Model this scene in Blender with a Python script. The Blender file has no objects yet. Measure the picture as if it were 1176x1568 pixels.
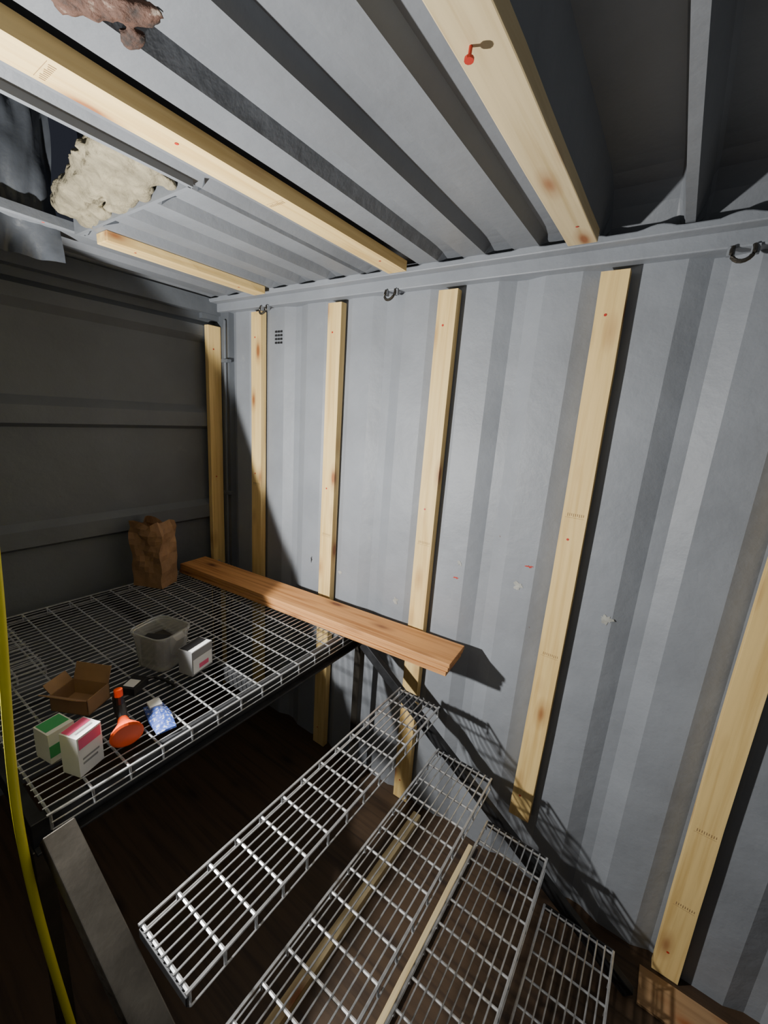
import bpy, bmesh, math, random
from mathutils import Vector, Matrix, noise
random.seed(3)
COL=bpy.context.scene.collection
# ------------------------------------------------------------ materials
def newmat(name):
    m=bpy.data.materials.new(name); m.use_nodes=True
    nt=m.node_tree; b=nt.nodes['Principled BSDF']
    return m,nt,b
def N(nt,t,**k):
    n=nt.nodes.new(t)
    for a,v in k.items(): setattr(n,a,v)
    return n
def ramp(nt,fac,stops):
    r=N(nt,'ShaderNodeValToRGB'); e=r.color_ramp.elements
    while len(e)>1: e.remove(e[-1])
    e[0].position=stops[0][0]; e[0].color=(*stops[0][1],1)
    for p,c in stops[1:]:
        x=e.new(p); x.color=(*c,1)
    nt.links.new(fac,r.inputs[0]); return r
def noise_tex(nt,scale,detail=4,rough=.55,mapscale=(1,1,1),loc=(0,0,0)):
    tc=N(nt,'ShaderNodeTexCoord'); mp=N(nt,'ShaderNodeMapping')
    mp.inputs['Scale'].default_value=mapscale; mp.inputs['Location'].default_value=loc
    nt.links.new(tc.outputs['Object'],mp.inputs['Vector'])
    n=N(nt,'ShaderNodeTexNoise'); n.inputs['Scale'].default_value=scale
    n.inputs['Detail'].default_value=detail; n.inputs['Roughness'].default_value=rough
    nt.links.new(mp.outputs[0],n.inputs['Vector']); return n
def simple(name,col,rough=.5,metal=0,var=.15,scale=8,bump=0,bscale=60,alpha=1,trans=0,stops=None):
    m,nt,b=newmat(name)
    n=noise_tex(nt,scale)
    lo=tuple(c*(1-var) for c in col); hi=tuple(min(1,c*(1+var)) for c in col)
    r=ramp(nt,n.outputs['Fac'],stops or [(.3,lo),(.7,hi)])
    nt.links.new(r.outputs[0],b.inputs['Base Color'])
    b.inputs['Roughness'].default_value=rough; b.inputs['Metallic'].default_value=metal
    b.inputs['Transmission Weight'].default_value=trans
    if bump:
        n2=noise_tex(nt,bscale,5); bp=N(nt,'ShaderNodeBump'); bp.inputs['Strength'].default_value=bump
        bp.inputs['Distance'].default_value=.01
        nt.links.new(n2.outputs['Fac'],bp.inputs['Height']); nt.links.new(bp.outputs[0],b.inputs['Normal'])
    return m
def paint(name,col,rust=True,rough=.52):
    m,nt,b=newmat(name)
    n=noise_tex(nt,3.0,6)
    r=ramp(nt,n.outputs['Fac'],[(.3,tuple(c*.86 for c in col)),(.7,tuple(c*1.09 for c in col))])
    s=noise_tex(nt,5.5,8,.7,loc=(3,1,7))
    sr=ramp(nt,s.outputs['Fac'],[(.64,(0,0,0)),(.74,(.35,.35,.35))])
    mx=N(nt,'ShaderNodeMixRGB'); mx.inputs[2].default_value=(col[0]*1.5,col[1]*1.45,col[2]*1.3,1)
    nt.links.new(sr.outputs[0],mx.inputs[0]); nt.links.new(r.outputs[0],mx.inputs[1])
    v=noise_tex(nt,17,3,.6,loc=(9,4,2))
    vr=ramp(nt,v.outputs['Fac'],[(.765,(0,0,0)),(.79,(.8,.8,.8))])
    m2=N(nt,'ShaderNodeMixRGB'); m2.inputs[2].default_value=(.14,.06,.035,1)
    nt.links.new(vr.outputs[0],m2.inputs[0]); nt.links.new(mx.outputs[0],m2.inputs[1])
    nt.links.new(m2.outputs[0],b.inputs['Base Color'])
    b.inputs['Roughness'].default_value=rough
    n2=noise_tex(nt,9,5); n3=noise_tex(nt,140,3)
    ad=N(nt,'ShaderNodeMath',operation='MULTIPLY_ADD'); ad.inputs[1].default_value=.04
    nt.links.new(n3.outputs['Fac'],ad.inputs[0]); nt.links.new(n2.outputs['Fac'],ad.inputs[2])
    bp=N(nt,'ShaderNodeBump'); bp.inputs['Strength'].default_value=.35; bp.inputs['Distance'].default_value=.014
    nt.links.new(ad.outputs[0],bp.inputs['Height']); nt.links.new(bp.outputs[0],b.inputs['Normal'])
    return m
def wood(name,base,dark,knot=(.30,.10,.03),rough=.6):
    m,nt,b=newmat(name)
    oi=N(nt,'ShaderNodeObjectInfo')
    tc=N(nt,'ShaderNodeTexCoord'); add=N(nt,'ShaderNodeVectorMath',operation='ADD')
    mul=N(nt,'ShaderNodeMath',operation='MULTIPLY'); mul.inputs[1].default_value=37
    nt.links.new(oi.outputs['Random'],mul.inputs[0])
    nt.links.new(tc.outputs['Object'],add.inputs[0]); nt.links.new(mul.outputs[0],add.inputs[1])
    mp=N(nt,'ShaderNodeMapping'); mp.inputs['Scale'].default_value=(1.2,28,28)
    nt.links.new(add.outputs[0],mp.inputs['Vector'])
    n=N(nt,'ShaderNodeTexNoise'); n.inputs['Scale'].default_value=1.6; n.inputs['Detail'].default_value=5
    n.inputs['Distortion'].default_value=.4
    nt.links.new(mp.outputs[0],n.inputs['Vector'])
    r=ramp(nt,n.outputs['Fac'],[(.30,dark),(.52,base),(.75,tuple(min(1,c*1.12) for c in base))])
    mk=N(nt,'ShaderNodeMapping'); mk.inputs['Scale'].default_value=(3.2,9,9)
    nt.links.new(add.outputs[0],mk.inputs['Vector'])
    vo=N(nt,'ShaderNodeTexVoronoi'); vo.inputs['Scale'].default_value=1.0
    nt.links.new(mk.outputs[0],vo.inputs['Vector'])
    kr=ramp(nt,vo.outputs['Distance'],[(.07,(.95,.95,.95)),(.17,(.35,.35,.35)),(.30,(0,0,0))])
    mx=N(nt,'ShaderNodeMixRGB'); mx.inputs[2].default_value=(*knot,1)
    nt.links.new(kr.outputs[0],mx.inputs[0]); nt.links.new(r.outputs[0],mx.inputs[1])
    nt.links.new(mx.outputs[0],b.inputs['Base Color'])
    b.inputs['Roughness'].default_value=rough
    bp=N(nt,'ShaderNodeBump'); bp.inputs['Strength'].default_value=.15; bp.inputs['Distance'].default_value=.004
    nt.links.new(n.outputs['Fac'],bp.inputs['Height']); nt.links.new(bp.outputs[0],b.inputs['Normal'])
    return m
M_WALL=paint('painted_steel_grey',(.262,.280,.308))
M_LOWBOUNCE=paint('low_bounce_dark',(.06,.065,.072))  # for the unseen left and rear walls, darkened to cut bounced light
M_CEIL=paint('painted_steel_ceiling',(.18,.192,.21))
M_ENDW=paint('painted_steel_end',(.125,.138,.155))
M_PINE=wood('pine',(.83,.60,.25),(.68,.45,.16))
M_PINEC=wood('pine_ceiling',(.66,.53,.30),(.52,.39,.19))
M_CEDAR=wood('cedar',(.58,.28,.10),(.36,.145,.04),knot=(.14,.045,.02))
M_INK=simple('stamp_ink',(.30,.19,.09),.8)
M_GALV=simple('galvanized_wire',(.60,.61,.62),.36,.8,.2,40)
M_STEEL=simple('weathered_steel',(.10,.09,.075),.38,.8,.35,7,.12,25)
M_DARKST=simple('dark_steel',(.035,.036,.039),.45,.4,.3,20)
M_FLOOR=wood('floor_plywood',(.060,.035,.018),(.032,.018,.010),knot=(.02,.01,.006),rough=.55)
M_PLY=wood('plywood_board',(.36,.22,.11),(.26,.15,.07))
M_FOAM=simple('spray_foam',(.23,.20,.13),.85,0,.35,18,.9,45)
M_FOAMB=simple('aged_foam',(.10,.05,.03),.8,0,.8,26,.9,50,stops=[(.35,(.02,.013,.01)),(.5,(.08,.035,.02)),(.62,(.12,.06,.04)),(.72,(.40,.33,.26))])
M_PLAST=simple('plastic_sheeting',(.06,.066,.076),.34,0,.4,5,.4,12)
M_RUBBER=simple('black_rubber',(.015,.015,.016),.45)
M_YEL=simple('yellow_cable_jacket',(.75,.68,.03),.4,0,.08)
M_KRAFT=simple('kraft_paper',(.32,.18,.09),.8,0,.15,12,.5,25)
M_CARD=simple('cardboard',(.28,.165,.085),.8,0,.15,12)
M_WHITE=simple('white_card',(.72,.72,.70),.55,0,.06)
M_PINK=simple('pink_print',(.75,.10,.22),.5)
M_GREEN=simple('green_print',(.05,.33,.12),.5)
M_GREYP=simple('grey_print',(.25,.25,.25),.6)
M_ORANGE=simple('orange_plastic',(.85,.09,.015),.35)
M_BLUE=simple('blue_fabric',(.05,.10,.38),.7,0,.5,120,stops=[(.35,(.02,.05,.25)),(.55,(.06,.12,.45)),(.62,(.5,.52,.6))])
M_RED=simple('red_mark',(.50,.03,.015),.5)
M_CLEAR=simple('clear_tub_plastic',(.80,.80,.77),.12,0,.05,10,0,60,1,.75)
M_SCUFF=simple('scuffed_primer',(.36,.36,.33),.7,0,.25,30)
# ------------------------------------------------------------ mesh helpers
class MB:
    def __init__(s): s.v=[];s.f=[];s.mi=[];s.mats=[]
    def m(s,mat):
        if mat not in s.mats: s.mats.append(mat)
        return s.mats.index(mat)
    def add(s,vs,fs,mat):
        o=len(s.v); s.v+= [tuple(v) for v in vs]; k=s.m(mat)
        for f in fs: s.f.append([o+i for i in f]); s.mi.append(k)
    def box(s,a,b,mat,rot=None,piv=None):
        x0,y0,z0=a;x1,y1,z1=b
        vs=[Vector(p) for p in ((x0,y0,z0),(x1,y0,z0),(x1,y1,z0),(x0,y1,z0),(x0,y0,z1),(x1,y0,z1),(x1,y1,z1),(x0,y1,z1))]
        if rot is not None:
            pv=Vector(piv) if piv is not None else Vector(((x0+x1)/2,(y0+y1)/2,(z0+z1)/2))
            vs=[rot@(v-pv)+pv for v in vs]
        s.add(vs,[(0,3,2,1),(4,5,6,7),(0,1,5,4),(1,2,6,5),(2,3,7,6),(3,0,4,7)],mat)
    def tube(s,pts,r,mat,n=6,caps=True,radii=None):
        pts=[Vector(p) for p in pts]; vs=[];fs=[]
        for i,p in enumerate(pts):
            if i==0:t=pts[1]-p
            elif i==len(pts)-1:t=p-pts[i-1]
            else:t=(pts[i+1]-p).normalized()+(p-pts[i-1]).normalized()
            if t.length<1e-9: t=Vector((0,0,1))
            t.normalize()
            up=Vector((0,0,1)) if abs(t.z)<.9 else Vector((0,1,0))
            a=t.cross(up).normalized(); b=a.cross(t).normalized()
            rr=radii[i] if radii else r
            for k in range(n):
                an=2*math.pi*(k+.5)/n; vs.append(p+a*math.cos(an)*rr+b*math.sin(an)*rr)
        for i in range(len(pts)-1):
            for k in range(n):
                fs.append((i*n+k,i*n+(k+1)%n,(i+1)*n+(k+1)%n,(i+1)*n+k))
        if caps:
            fs.append(tuple(range(n))[::-1]); fs.append(tuple((len(pts)-1)*n+k for k in range(n)))
        s.add(vs,fs,mat)
    def beam(s,p,q,w,h,mat,up=(0,0,1)):
        p=Vector(p);q=Vector(q);t=(q-p).normalized();sd=t.cross(Vector(up)).normalized();u=sd.cross(t)
        vs=[]
        for c in (p,q):
            for a,b in ((-1,-1),(1,-1),(1,1),(-1,1)): vs.append(c+sd*a*w/2+u*b*h/2)
        s.add(vs,[(0,1,2,3),(7,6,5,4),(0,4,5,1),(1,5,6,2),(2,6,7,3),(3,7,4,0)],mat)
    def obj(s,name,loc=(0,0,0),rot=(0,0,0),parent=None,smooth=False,bevel=0):
        me=bpy.data.meshes.new(name); me.from_pydata(s.v,[],s.f)
        for m in s.mats: me.materials.append(m)
        for p,k in zip(me.polygons,s.mi): p.material_index=k; p.use_smooth=smooth
        bm=bmesh.new(); bm.from_mesh(me); bmesh.ops.recalc_face_normals(bm,faces=bm.faces); bm.to_mesh(me); bm.free()
        o=bpy.data.objects.new(name,me); COL.objects.link(o); o.location=loc; o.rotation_euler=rot
        if parent: o.parent=parent
        if bevel:
            bv=o.modifiers.new('bevel','BEVEL'); bv.width=bevel; bv.segments=2; bv.limit_method='ANGLE'
        return o
def empty(name,loc=(0,0,0)):
    e=bpy.data.objects.new(name,None); e.location=loc; e.empty_display_size=.1; COL.objects.link(e); return e
# ------------------------------------------------------------ dimensions
YW=1.738; YO=-0.62; XE=-2.58; XR=3.4; ZC=2.719; ZD=1.029
# ------------------------------------------------------------ side wall (trapezoid corrugation)
def corr_wall(name,y0,depth,sgn,mat):
    mb=MB(); P=.311
    base=-.28+.07
    k0=int((XE-base)/P)-2
    pr=[]
    for k in range(k0,k0+26):
        b=base+k*P
        pr+=[(b,0),(b+.130,0),(b+.195,1),(b+.241,1)]
    pr=[p for p in pr if XE<p[0]<XR]
    pr=[(XE,0)]+pr+[(XR,0)]
    zs=[0,.9,1.8,2.76]
    vs=[];fs=[]
    for z in zs:
        for (x,d) in pr: vs.append((x,y0+sgn*depth*d,z))
    n=len(pr)
    for j in range(len(zs)-1):
        for i in range(n-1): fs.append((j*n+i,j*n+i+1,(j+1)*n+i+1,(j+1)*n+i))
    mb.add(vs,fs,mat)
    return mb
w=corr_wall('wall_right',YW,.026,1,M_WALL)
for i in range(4):
    for j in range(3): w.box((-2.02+j*.022,YW-.006,2.455+i*.02),(-2.006+j*.022,YW-.001,2.465+i*.02),M_DARKST)
def blotch(mb,cx,cz,rx,rz,mat,seed,y=YW-.0015,n=22):
    vs=[(cx,y,cz)]
    for i in range(n):
        a=2*math.pi*i/n; k=.55+.8*noise.noise(Vector((math.cos(a)*1.3+seed,math.sin(a)*1.3,seed*2.1)))+.5*random.random()
        vs.append((cx+math.cos(a)*rx*k,y,cz+math.sin(a)*rz*k))
    mb.add(vs,[(0,i+1,(i+1)%n+1) for i in range(n)],mat)
for i,(x,z,a,b_,mt) in enumerate([(-.415,1.52,.016,.006,M_RED),(-.74,1.375,.014,.005,M_RED),(-.45,1.42,.02,.02,M_SCUFF),(-.1,1.39,.02,.02,M_SCUFF),(-1.06,1.15,.016,.02,M_SCUFF),(-.73,1.45,.012,.012,M_SCUFF),(-1.45,1.20,.012,.014,M_SCUFF),(-1.68,1.22,.006,.02,M_DARKST)]):
    blotch(w,x,z,a,b_,mt,i+1)
w.obj('wall_right')
corr_wall('wall_left',YO,.036,-1,M_LOWBOUNCE).obj('wall_left')
e=MB()
prof=[(0,0),(.45,0),(.48,.035),(.56,.035),(.59,0),(1.315,0),(1.335,.035),(1.42,.035),(1.455,0),(1.925,0),(1.945,.035),(2.03,.035),(2.075,0),(2.46,0),(2.50,.03),(2.56,.03),(2.59,0),(2.76,0)]
ys=[YO-.04,.3,1.0,YW+.04]
vs=[(XE+d,y,z) for (z,d) in prof for y in ys]; n=len(ys)
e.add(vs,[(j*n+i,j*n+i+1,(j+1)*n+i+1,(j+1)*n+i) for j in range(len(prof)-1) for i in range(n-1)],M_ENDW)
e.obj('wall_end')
r=MB(); r.add([(XR,YO-.04,0),(XR,YW+.04,0),(XR,YW+.04,2.76),(XR,YO-.04,2.76)],[(0,1,2,3)],M_LOWBOUNCE); r.obj('wall_rear')
f=MB(); f.box((XE-.02,YO-.04,-.03),(XR,YW+.04,0),M_FLOOR); f.obj('floor')
# ------------------------------------------------------------ ceiling
def zprof(x0,x1):
    pr=[]
    x=-6.62
    while x<XR:
        if not(-.46<x<.1): pr+=[(x,0),(x+.09,0),(x+.112,.034),(x+.178,.034)]
        x+=.2
    pr+=[(-.44,0),(-.335,0),(-.315,.15),(-.135,.15),(-.125,.13),(-.105,0),(-.080,0),(-.060,.13),(-.05,.15),(.13,.15),(.15,0)]  # deep roof recesses added so the ceiling past the batten falls in shade
    pr=sorted(p for p in pr if x0+1e-4<p[0]<x1-1e-4)
    return [(x0,0)]+pr+[(x1,0)]
c=MB()
def cpatch(x0,x1,y0,y1):
    pr=zprof(x0,x1)
    yy=[y0,(y0+y1)/2,y1-.26,y1-.20,y1-.15,y1-.11,y1-.08,y1-.05,y1] if y1>1.5 else [y0,y1]
    k=[1,1,1,.96,.82,.55,.25,.0,0] if y1>1.5 else [1,1]
    vs=[(x,y,ZC+d*q) for y,q in zip(yy,k) for (x,d) in pr]; n=len(pr)
    c.add(vs,[(j*n+i,j*n+i+1,(j+1)*n+i+1,(j+1)*n+i) for j in range(len(yy)-1) for i in range(n-1)],M_CEIL)
cpatch(XE-.02,-2.10,YO-.04,YW+.04)
cpatch(-2.10,-1.30,.80,YW+.04)
cpatch(-1.30,XR,YO-.04,YW+.04)
c.box((-1.305,YO,ZC-.012),(-1.29,.80,ZC+.06),M_CEIL)
c.box((-2.10,.79,ZC-.012),(-1.30,.803,ZC+.06),M_CEIL)
c.obj('ceiling')
s=MB()
def sheet(p0,du,dv,nu,nv,amp,seed,mat=M_PLAST):
    vs=[];p0=Vector(p0);du=Vector(du);dv=Vector(dv);nn=du.cross(dv).normalized()
    for j in range(nv+1):
        for i in range(nu+1):
            p=p0+du*(i/nu)+dv*(j/nv)
            q=Vector((p.x*3,p.y*6,p.z*1.2))+Vector((seed,seed*2,0))
            a=abs(noise.noise(q))*1.5+abs(noise.noise(q*2.1))*.7+abs(noise.noise(q*4.3))*.3
            vs.append(p+nn*amp*(a-.6))
    s.add(vs,[(j*(nu+1)+i,j*(nu+1)+i+1,(j+1)*(nu+1)+i+1,(j+1)*(nu+1)+i) for j in range(nv) for i in range(nu)],mat)
sheet((-2.14,-.60,2.60),(0,1.36,0),(0,0,1.0),90,50,.12,1)
sheet((-2.12,.82,2.72),(.85,0,0),(0,0,.9),24,24,.04,5)
sheet((-1.28,-.66,2.75),(0,1.5,0),(0,0,.85),24,16,.03,9)
sheet((-2.15,-.66,2.72),(.9,0,0),(0,0,.9),24,16,.05,3)
sheet((-2.2,-.7,3.55),(1,0,0),(0,1.6,0),24,24,.08,7)
s.obj('roof_hatch_sheeting',smooth=True)
def lumps(name,blobs,mat,seed,sub=3,amp=.35):
    bm=bmesh.new()
    for (x,y,z,rx,ry,rz) in blobs:
        t=bmesh.new(); bmesh.ops.create_icosphere(t,subdivisions=sub,radius=1)
        for v in t.verts:
            k=1+amp*noise.noise(v.co*2.2+Vector((x*9+seed,y*7,z*5)))+amp*.5*noise.noise(v.co*6+Vector((x*9+seed,y*7,z*5)))
            v.co=Vector((v.co.x*rx*k+x,v.co.y*ry*k+y,v.co.z*rz*k+z))
        me=bpy.data.meshes.new('t'); t.to_mesh(me); t.free(); bm.from_mesh(me); bpy.data.meshes.remove(me)
    me=bpy.data.meshes.new(name); bm.to_mesh(me); bm.free()
    for p in me.polygons:p.use_smooth=True
    me.materials.append(mat); o=bpy.data.objects.new(name,me); COL.objects.link(o)
    rm=o.modifiers.new('remesh','REMESH'); rm.mode='VOXEL'; rm.voxel_size=.007; rm.use_smooth_shade=True
    return o
bl=[]
for i in range(9):
    t=i/8; x=-1.38-.60*t
    bl.append((x,.74-.05*(1-t),2.785,.09,.05+.05*(1-t),.055))
for i in range(30):
    t=random.random(); rr=random.uniform(.014,.034)
    bl.append((-1.34-.64*t,.79-random.random()*.09*(1-t),2.722+random.uniform(-.004,.012),rr*1.4,rr,rr*.6))
lumps('spray_foam',bl,M_FOAM,2,3,.4)
bl=[(-.86-.012*i+random.uniform(-.012,.012),.45-.013*i,2.720,.022,.022,.010) for i in range(7)]
bl+=[(-.84+random.uniform(-.09,.02),.47-random.random()*.12,2.719,.02,.014,.008) for i in range(7)]
lumps('aged_foam_patch',bl,M_FOAMB,5,3,.9)
# ------------------------------------------------------------ top rail + D rings
t=MB()
t.box((XE,1.69,2.65),(XR,YW+.03,2.70),M_WALL)
t.box((XE,1.64,2.696),(XR,YW+.03,2.706),M_WALL)
n=240;vs=[];
for i in range(n+1):
    x=XE+(1.6-XE)*i/n; wv=max(0,math.sin(2*math.pi*(x+.62)/.2))
    vs+=[(x,1.636,2.700),(x,1.636,2.716+.012*wv),(x,1.66,2.716+.012*wv)]
t.add(vs,[(3*i+a,3*i+a+1,3*i+4+a,3*i+3+a) for i in range(n) for a in (0,1)],M_WALL)
t.obj('trim_top_rail',bevel=.004)
for x in (-2.06,-1.19,.05):
    d=MB(); pts=[]
    for i in range(13):
        a=math.pi*(-.15+1.3*i/12); pts.append((x+.027*math.cos(a),1.68-.012*math.sin(a),2.625-.032*math.sin(a)+.012))
    d.tube(pts,.006,M_STEEL,8)
    d.box((x-.038,1.683,2.628),(x-.018,1.70,2.652),M_WALL); d.box((x+.018,1.683,2.628),(x+.038,1.70,2.652),M_WALL)
    d.obj('lashing_ring',smooth=False)
cp=MB(); cp.box((XE,1.715,0),(-2.43,YW+.03,2.65),M_ENDW); cp.box((XE+.02,1.60,2.60),(XE+.05,1.75,2.66),M_ENDW)
cp.tube([(-2.45,1.70,.0),(-2.45,1.70,2.6)],.009,M_ENDW,8)
for z in (.6,1.5,2.35): cp.box((-2.47,1.685,z),(-2.41,1.716,z+.02),M_ENDW)
cp.obj('trim_corner_post')
hd=MB(); hd.box((XE,YO,2.63),(XE+.07,YW,ZC),M_ENDW); hd.obj('trim_end_header')
# ------------------------------------------------------------ battens
def batten(length,center,rot,bow=0,w=.089,th=.038,mat=None,name='wooden_batten',stamps=(),screws=True):
    mat=mat or M_PINE
    mb=MB(); n=14; vs=[]
    for i in range(n+1):
        x=-length/2+length*i/n; o=bow*math.sin(math.pi*i/n)
        j=lambda:random.uniform(-.0008,.0008)
        vs+=[(x,-w/2+o+j(),-th/2),(x,w/2+o+j(),-th/2),(x,w/2+o+j(),th/2),(x,-w/2+o+j(),th/2)]
    fs=[(0,1,2,3),(n*4+3,n*4+2,n*4+1,n*4)]
    for i in range(n):
        for k in range(4): fs.append((i*4+k,i*4+4+k,i*4+4+(k+1)%4,i*4+(k+1)%4))
    mb.add(vs,fs,mat)
    for sx in stamps:
        o=bow*math.sin(math.pi*(sx+length/2)/length)
        for q in range(9):
            a=-.032+q*.007+o
            mb.box((sx-.005*(1+(q%3)*.3),a,th/2),(sx+.005,a+.0022,th/2+.0006),M_INK)
        mb.box((sx-.013,-.034+o,th/2),(sx-.012,.034+o,th/2+.0006),M_INK)
    if screws:
      for sx in (-length/2+.12,length/2-.14,length/2-.95):
        ring=[(sx+.005*math.cos(a*math.pi/4),.01+.005*math.sin(a*math.pi/4)+bow*math.sin(math.pi*(sx+length/2)/length),th/2+.001) for a in range(8)]
        mb.add(ring,[tuple(range(8))],M_RED)
    return mb.obj(name,center,rot,bevel=.003)
VR=Matrix(((0,-1,0),(0,0,-1),(1,0,0))).to_euler()
for i,(x,bow,st,zb) in enumerate([(-2.147,0,(.3,),.005),(-1.537,.0,(.1,),.005),(-.906,.004,(.2,),.005),(-.28,-.010,(.30,-.30),.33),(.355,.012,(-.6,-.95),.005)]):
    L=2.63-zb
    batten(L,(x,1.719,zb+L/2),VR,bow,stamps=st)
batten(2.56,(XE+.056,1.665,1.285),Matrix(((0,0,1),(0,-1,0),(1,0,0))).to_euler(),0)
RC=Matrix(((0,1,0),(1,0,0),(0,0,-1))).to_euler()
def cbat(x,y0,y1,bow=0,st=(),m=None):
    return batten(y1-y0,(x,(y0+y1)/2,ZC-.0195),RC,bow,stamps=st,mat=m)
cbat(-1.99,.84,1.60); cbat(-1.088,YO+.02,1.58,0,(-.10,.45)); cbat(-.372,YO+.02,1.58,.0,(),M_PINEC)
sc=MB(); sc.tube([(-.385,.72,2.683),(-.385,.718,2.664)],.003,M_RED,8); sc.tube([(-.385,.718,2.664),(-.385,.718,2.660)],.008,M_RED,10); sc.obj('red_screw')
# ------------------------------------------------------------ wire decks
def wiredeck(name,x0,x1,y0,y1,z,sx=.10,sy=.05,rt=.0035,rn=.0025,lip=.045,backlip=.03,lipw=2):
    mb=MB(); ny=max(2,round((y1-y0)/sx)); nxw=max(2,round((x1-x0)/sy))
    for i in range(ny+1):
        y=y0+(y1-y0)*i/ny
        pts=[(x1,y,z-lip),(x1,y,z),(x0,y,z)]
        if backlip: pts.append((x0,y,z-backlip))
        mb.tube(pts,rt,M_GALV,6)
    for i in range(nxw+1):
        x=x0+(x1-x0)*i/nxw
        mb.tube([(x,y0-.008,z+rt),(x,y1+.008,z+rt)],rn if 0<i<nxw else rt,M_GALV,5)
    for q in range(lipw):
        zz=z-lip*(q+1)/lipw
        mb.tube([(x1+.003,y0,zz),(x1+.003,y1,zz)],rn,M_GALV,5)
    if backlip: mb.tube([(x0-.003,y0,z-backlip),(x0-.003,y1,z-backlip)],rn,M_GALV,5)
    return mb.obj(name)
pl=empty('wire_deck_platform')
d=wiredeck('deck_mesh',-2.48,-1.165,.26,1.64,1.02,.10,.030,.0040,.0022,.045,.03); d.parent=pl
d=wiredeck('side_mesh_panel',-2.45,-1.85,.20,.46,1.055,.09,.035,.004,.0025,.03,.03); d.parent=pl
fr=MB()
fr.box((-1.205,.22,.93),(-1.175,1.66,1.012),M_DARKST)
fr.box((-1.205,.22,.93),(-1.15,1.66,.938),M_DARKST)
fr.box((-2.50,.22,.94),(-2.485,1.66,1.012),M_DARKST)
for y in (.235,.95,1.63): fr.box((-2.48,y-.015,.95),(-1.2,y+.015,1.012),M_DARKST)
for y in (.235,1.62):
    fr.box((-1.21,y-.02,0),(-1.17,y+.02,.93),M_STEEL); fr.box((-2.50,y-.02,0),(-2.46,y+.02,.94),M_STEEL)
fr.obj('frame',parent=pl,bevel=.002)
st=empty('wire_tread_stair')
xs=[-.645,-.375,-.115,.16]; zs=[.855,.645,.43,.21]; dp=[.205,.25,.25,.25]
for i,(x,z,dd) in enumerate(zip(xs,zs,dp)):
    d=wiredeck('tread_%d'%(i+1),x-dd,x,.33,1.49,z,.088,.027,.0048,.0028,.04,.03,1); d.parent=st
k=MB()
k.beam((-1.12,.258,1.005),(.20,.335,.03),.07,.06,M_STEEL)
k.beam((-1.115,1.545,.965),(.24,1.545,.0+.02),.03,.05,M_DARKST)
for x,z,dd in zip(xs,zs,dp):
    for y in (.325,1.51):
        k.box((x-dd,y-.004,z-.035),(x+.003,y+.004,z-.006),M_DARKST)
k.obj('stringers',parent=st,bevel=.003)
RF=Matrix(((0,-1,0),(1,0,0),(0,0,1))).to_euler()
for i,(x,y0,y1,wd) in enumerate([(-.47,.2,1.68,.024),(-.77,.3,1.66,.045)]):
    batten(y1-y0,(x,(y0+y1)/2,.0195),RF,0,w=wd,name='floor_slat',mat=M_PINEC,screws=False)
p=MB(); p.box((-.22,-.07,0),(.5,.07,.010),M_PLY); p.obj('plywood_offcut',(.49,1.61,0),(0,0,0))
# ------------------------------------------------------------ lumber stack
a=Vector((-.62,1.575,0)); b=Vector((-2.44,1.43,0)); L=(a-b).length; ang=math.atan2(a.y-b.y,a.x-b.x); mid=(a+b)/2
lp=empty('lumber_stack',(mid.x,mid.y,1.032))
lp.rotation_euler=(0,0,ang)
for i,(w_,ox,oy) in enumerate([(.19,-.012,0),(.19,-.006,.003),(.185,0,-.002)]):
    m=MB()
    m.box((-L/2+ox,-w_/2+oy,.0215*i),(L/2+ox,w_/2+oy,.0215*i+.019),M_CEDAR)
    m.obj('board_%d'%(i+1),parent=lp,bevel=.002)
# ------------------------------------------------------------ paper bag
def bag():
    mb=MB(); nz=12; nr=28; vs=[];fs=[]; W_,D_,H=.19,.13,.38
    for j in range(nz+1):
        t=j/nz; z=H*t
        for i in range(nr):
            u=i/nr*4; sidx=int(u); fu=u-sidx
            cs=[(-W_/2,-D_/2),(W_/2,-D_/2),(W_/2,D_/2),(-W_/2,D_/2)]
            p=cs[sidx];q=cs[(sidx+1)%4]; x=p[0]+(q[0]-p[0])*fu; y=p[1]+(q[1]-p[1])*fu
            if sidx in(1,3): x*=1-.35*t*(1-abs(fu-.5)*2)
            k=.03*t+.008
            v=Vector((x,y,z)); x+=k*noise.noise(v*14); y+=k*noise.noise(v*14+Vector((9,0,0)))
            zz=z+(.03*noise.noise(v*20) if j==nz else 0)
            vs.append((x,y,zz))
    for j in range(nz):
        for i in range(nr): fs.append((j*nr+i,j*nr+(i+1)%nr,(j+1)*nr+(i+1)%nr,(j+1)*nr+i))
    fs.append(tuple(range(nr)))
    mb.add(vs,fs,M_KRAFT)
    return mb.obj('paper_bag',(-2.39,1.16,ZD),(0,0,math.radians(25)))
bag()
def rrect(w_,d_,r,n=5):
    pts=[]
    for cx,cy,a0 in ((w_/2-r,d_/2-r,0),(-w_/2+r,d_/2-r,90),(-w_/2+r,-d_/2+r,180),(w_/2-r,-d_/2+r,270)):
        for i in range(n+1):
            a=math.radians(a0+90*i/n); pts.append((cx+r*math.cos(a),cy+r*math.sin(a)))
    return pts
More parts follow.
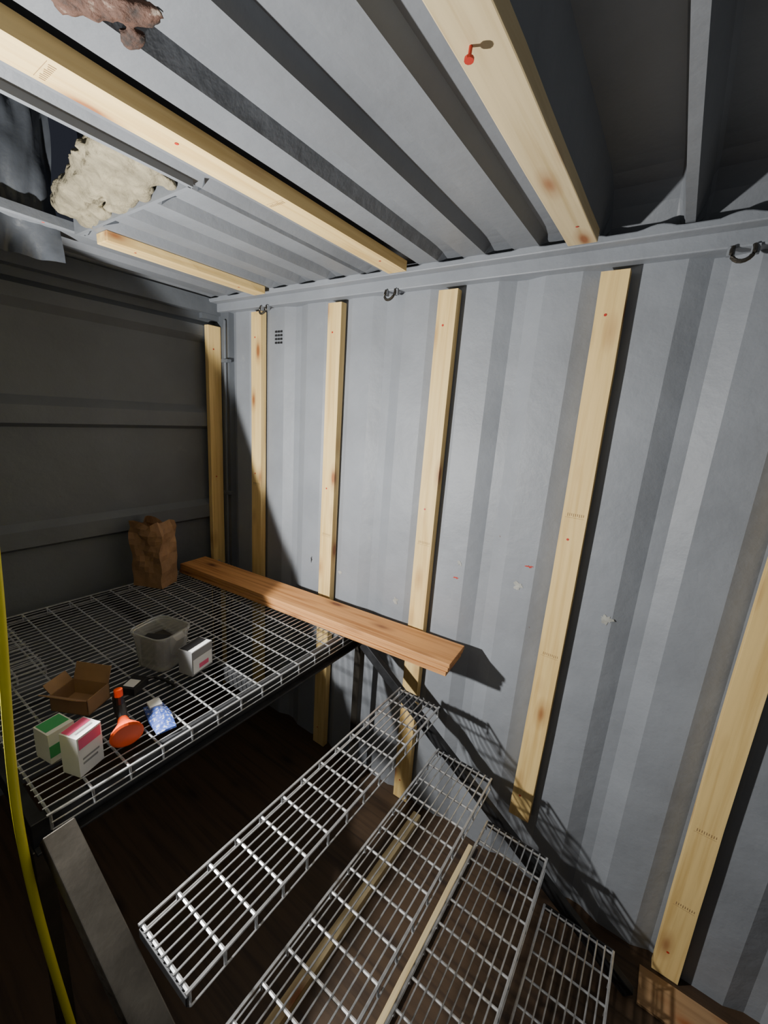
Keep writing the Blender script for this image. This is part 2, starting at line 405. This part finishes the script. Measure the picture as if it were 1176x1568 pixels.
def tub():
    mb=MB(); secs=[(.88,0),(.93,.07),(1.0,.140),(1.06,.142),(1.06,.152),(.98,.152),(.91,.07),(.86,.005)]
    n=24;vs=[];fs=[]
    for k,z in secs:
        for (x,y) in rrect(.18*k,.16*k,.04): vs.append((x,y,z))
    for j in range(len(secs)-1):
        for i in range(n): fs.append((j*n+i,j*n+(i+1)%n,(j+1)*n+(i+1)%n,(j+1)*n+i))
    fs.append(tuple(range(n))); fs.append(tuple((len(secs)-1)*n+i for i in range(n)))
    mb.add(vs,fs,M_CLEAR)
    mb.box((-.05,-.05,.01),(.05,.0,.12),M_RUBBER,Matrix.Rotation(.3,3,'Z')); mb.box((-.06,.01,.01),(.03,.05,.10),M_STEEL,Matrix.Rotation(-.2,3,'Z'))
    mb.box((.03,.0,.02),(.06,.05,.125),M_WHITE,Matrix.Rotation(.5,3,'Y'))
    return mb.obj('plastic_tub',(-1.61,.79,ZD),(0,0,.25),smooth=False)
tub()
x=MB(); x.box((-.035,-.055,0),(.035,.055,.105),M_GREYP); x.box((.0355,-.05,.008),(.037,.05,.07),M_WHITE); x.box((.0372,-.02,.02),(.038,.03,.04),M_PINK)
x.box((-.03,-.05,.1055),(.01,.05,.107),M_RUBBER); x.box((.012,-.05,.1055),(.033,.05,.107),M_WHITE)
x.obj('product_carton',(-1.46,.85,ZD),(0,0,.25),bevel=.002)
x=MB(); x.box((-.032,-.038,0),(.032,.038,.13),M_WHITE)
x.box((.0322,-.034,.09),(.033,.034,.124),M_PINK); x.box((.0322,-.026,.035),(.033,.02,.042),M_GREYP); x.box((.0322,-.026,.05),(.033,.026,.056),M_GREYP)
x.box((-.03,-.034,.1302),(.0,.034,.131),M_PINK); x.box((.01,-.026,.1302),(.016,.026,.131),M_GREYP)
for q in range(3): x.box((-.026,.0382,.03+.02*q),(.02,.039,.036+.02*q),M_GREYP)
x.obj('screw_carton',(-1.265,.375,ZD),(0,0,.35),bevel=.0015)
x=MB(); x.box((-.036,-.036,0),(.036,.036,.10),M_WHITE); x.box((.0362,-.036,.02),(.037,.036,.06),M_GREEN); x.box((-.032,-.032,.1002),(.02,.032,.101),M_GREEN)
x.obj('green_carton',(-1.38,.345,ZD),(0,0,.2),bevel=.0015)
x=MB(); t_=.003
x.box((-.07,-.05,0),(.07,.05,t_),M_CARD)
for a_,b_ in (((-.07,-.05,0),(.07,-.047,.06)),((-.07,.047,0),(.07,.05,.06)),((-.07,-.05,0),(-.067,.05,.06)),((.067,-.05,0),(.07,.05,.06))): x.box(a_,b_,M_CARD)
x.box((-.068,.048,.06),(.068,.051,.12),M_CARD,Matrix.Rotation(-.35,3,'X'),(0,.05,.06))
x.box((-.068,-.052,.06),(.068,-.049,.11),M_CARD,Matrix.Rotation(.9,3,'X'),(0,-.05,.06))
x.box((-.072,-.045,.06),(-.069,.045,.10),M_CARD,Matrix.Rotation(-.7,3,'Y'),(-.07,0,.06))
x.obj('open_cardboard_box',(-1.56,.475,ZD),(0,0,.5))
x=MB()
x.tube([(0,0,0),(.004,0,0),(.012,0,0),(.05,0,0),(.075,0,0)],.03,M_ORANGE,24,True,[.040,.047,.044,.020,.014])
x.tube([(.075,0,0),(.12,0,.004),(.17,0,.01)],.016,M_RUBBER,12,True,[.015,.019,.016])
x.tube([(.12,0,0),(.135,0,.05)],.012,M_RUBBER,10)
x.tube([(.133,0,.045),(.139,0,.068)],.013,M_ORANGE,10)
x.obj('orange_work_tool',(-1.225,.48,1.082),(0,math.radians(-8),math.radians(165)),smooth=False)
x=MB(); n=10; vs=[];fs=[]
for j in range(2):
    for a_ in range(n+1):
        for b_ in range(5):
            X=(a_/n-.5)*.16; Yq=(b_/4-.5)*(.07-.02*abs(a_/n-.5))
            h_=(.028*math.sin(math.pi*min(1,max(0,(a_+.5)/(n+1))))*math.sin(math.pi*(b_+.5)/5)+.006*noise.noise(Vector((X*40,Yq*40,1)))+.003) if j else 0
            vs.append((X,Yq,h_))
def gi(j,a_,b_): return j*(n+1)*5+a_*5+b_
for a_ in range(n):
    for b_ in range(4):
        for j in range(2): fs.append((gi(j,a_,b_),gi(j,a_+1,b_),gi(j,a_+1,b_+1),gi(j,a_,b_+1)))
for a_ in range(n):
    for b_ in (0,4): fs.append((gi(0,a_,b_),gi(0,a_+1,b_),gi(1,a_+1,b_),gi(1,a_,b_)))
for b_ in range(4):
    for a_ in (0,n): fs.append((gi(0,a_,b_),gi(0,a_,b_+1),gi(1,a_,b_+1),gi(1,a_,b_)))
x.add(vs,fs,M_BLUE)
x.box((-.07,-.02,.02),(-.03,.02,.030),M_WHITE)
x.obj('blue_glove',(-1.29,.61,ZD),(0,0,-.2))
x=MB(); x.box((-.03,-.04,0),(.03,.04,.028),M_RUBBER); x.box((-.022,-.03,.0282),(.02,.012,.03),M_WHITE); x.tube([(0,.04,.014),(.04,.06,.014),(.09,.055,.01),(.15,.03,.01)],.006,M_RUBBER,8)
x.obj('tape_measure',(-1.51,.63,ZD),(0,0,.5),bevel=.003)
# ------------------------------------------------------------ yellow cable
cu=bpy.data.curves.new('yellow_extension_cable','CURVE'); cu.dimensions='3D'; cu.bevel_depth=.0095; cu.bevel_resolution=4
pts=[(-1.12,.22,2.66),(-1.10,.225,2.2),(-1.10,.222,1.77),(-1.10,.195,1.39),(-1.10,.182,1.08),(-1.10,.20,.70),(-1.10,.225,.37),(-1.07,.24,.12),(-.95,.2,.015),(-.6,.05,.012)]
sp=cu.splines.new('NURBS'); sp.points.add(len(pts)-1); sp.use_endpoint_u=True; sp.order_u=4
for q,pp in zip(sp.points,pts): q.co=(*pp,1)
cu.materials.append(M_YEL); o=bpy.data.objects.new('yellow_extension_cable',cu); COL.objects.link(o)
# ------------------------------------------------------------ lights
def spot(loc,dirv,energy,angle,blend,size,col=(1,1,1)):
    l=bpy.data.lights.new('work_light','SPOT'); l.energy=energy; l.spot_size=math.radians(angle); l.spot_blend=blend; l.shadow_soft_size=size; l.color=col
    o=bpy.data.objects.new('work_light',l); COL.objects.link(o); o.location=loc
    o.rotation_euler=Vector(dirv).to_track_quat('-Z','Y').to_euler(); return o
spot((-1.5,.15,1.75),(.80,.40,.45),195,176.5,.03,.03,(1,.985,.95))
l=bpy.data.lights.new('camera_fill','POINT'); l.energy=3.0; l.shadow_soft_size=.02  # added fill lamp beside the camera, not a known source
o=bpy.data.objects.new('camera_fill',l); COL.objects.link(o); o.location=(-.02,-.03,2.14)
wd=bpy.data.worlds.new('world'); bpy.context.scene.world=wd; wd.use_nodes=True
wd.node_tree.nodes['Background'].inputs[0].default_value=(.02,.022,.03,1)
# ------------------------------------------------------------ camera
cd=bpy.data.cameras.new('camera'); cam=bpy.data.objects.new('camera',cd); COL.objects.link(cam)
cd.sensor_fit='HORIZONTAL'; cd.sensor_width=36; cd.lens=637.6/1176*36; cd.clip_start=.01
Rr=Vector((.8168,.5728,.0691)).normalized(); F=Vector((-.5456,.8058,-.2305)); F=(F-Rr*F.dot(Rr)).normalized(); U=Rr.cross(F)
cam.matrix_world=Matrix(((Rr.x,U.x,-F.x,0),(Rr.y,U.y,-F.y,0),(Rr.z,U.z,-F.z,2.108),(0,0,0,1)))
bpy.context.scene.camera=cam
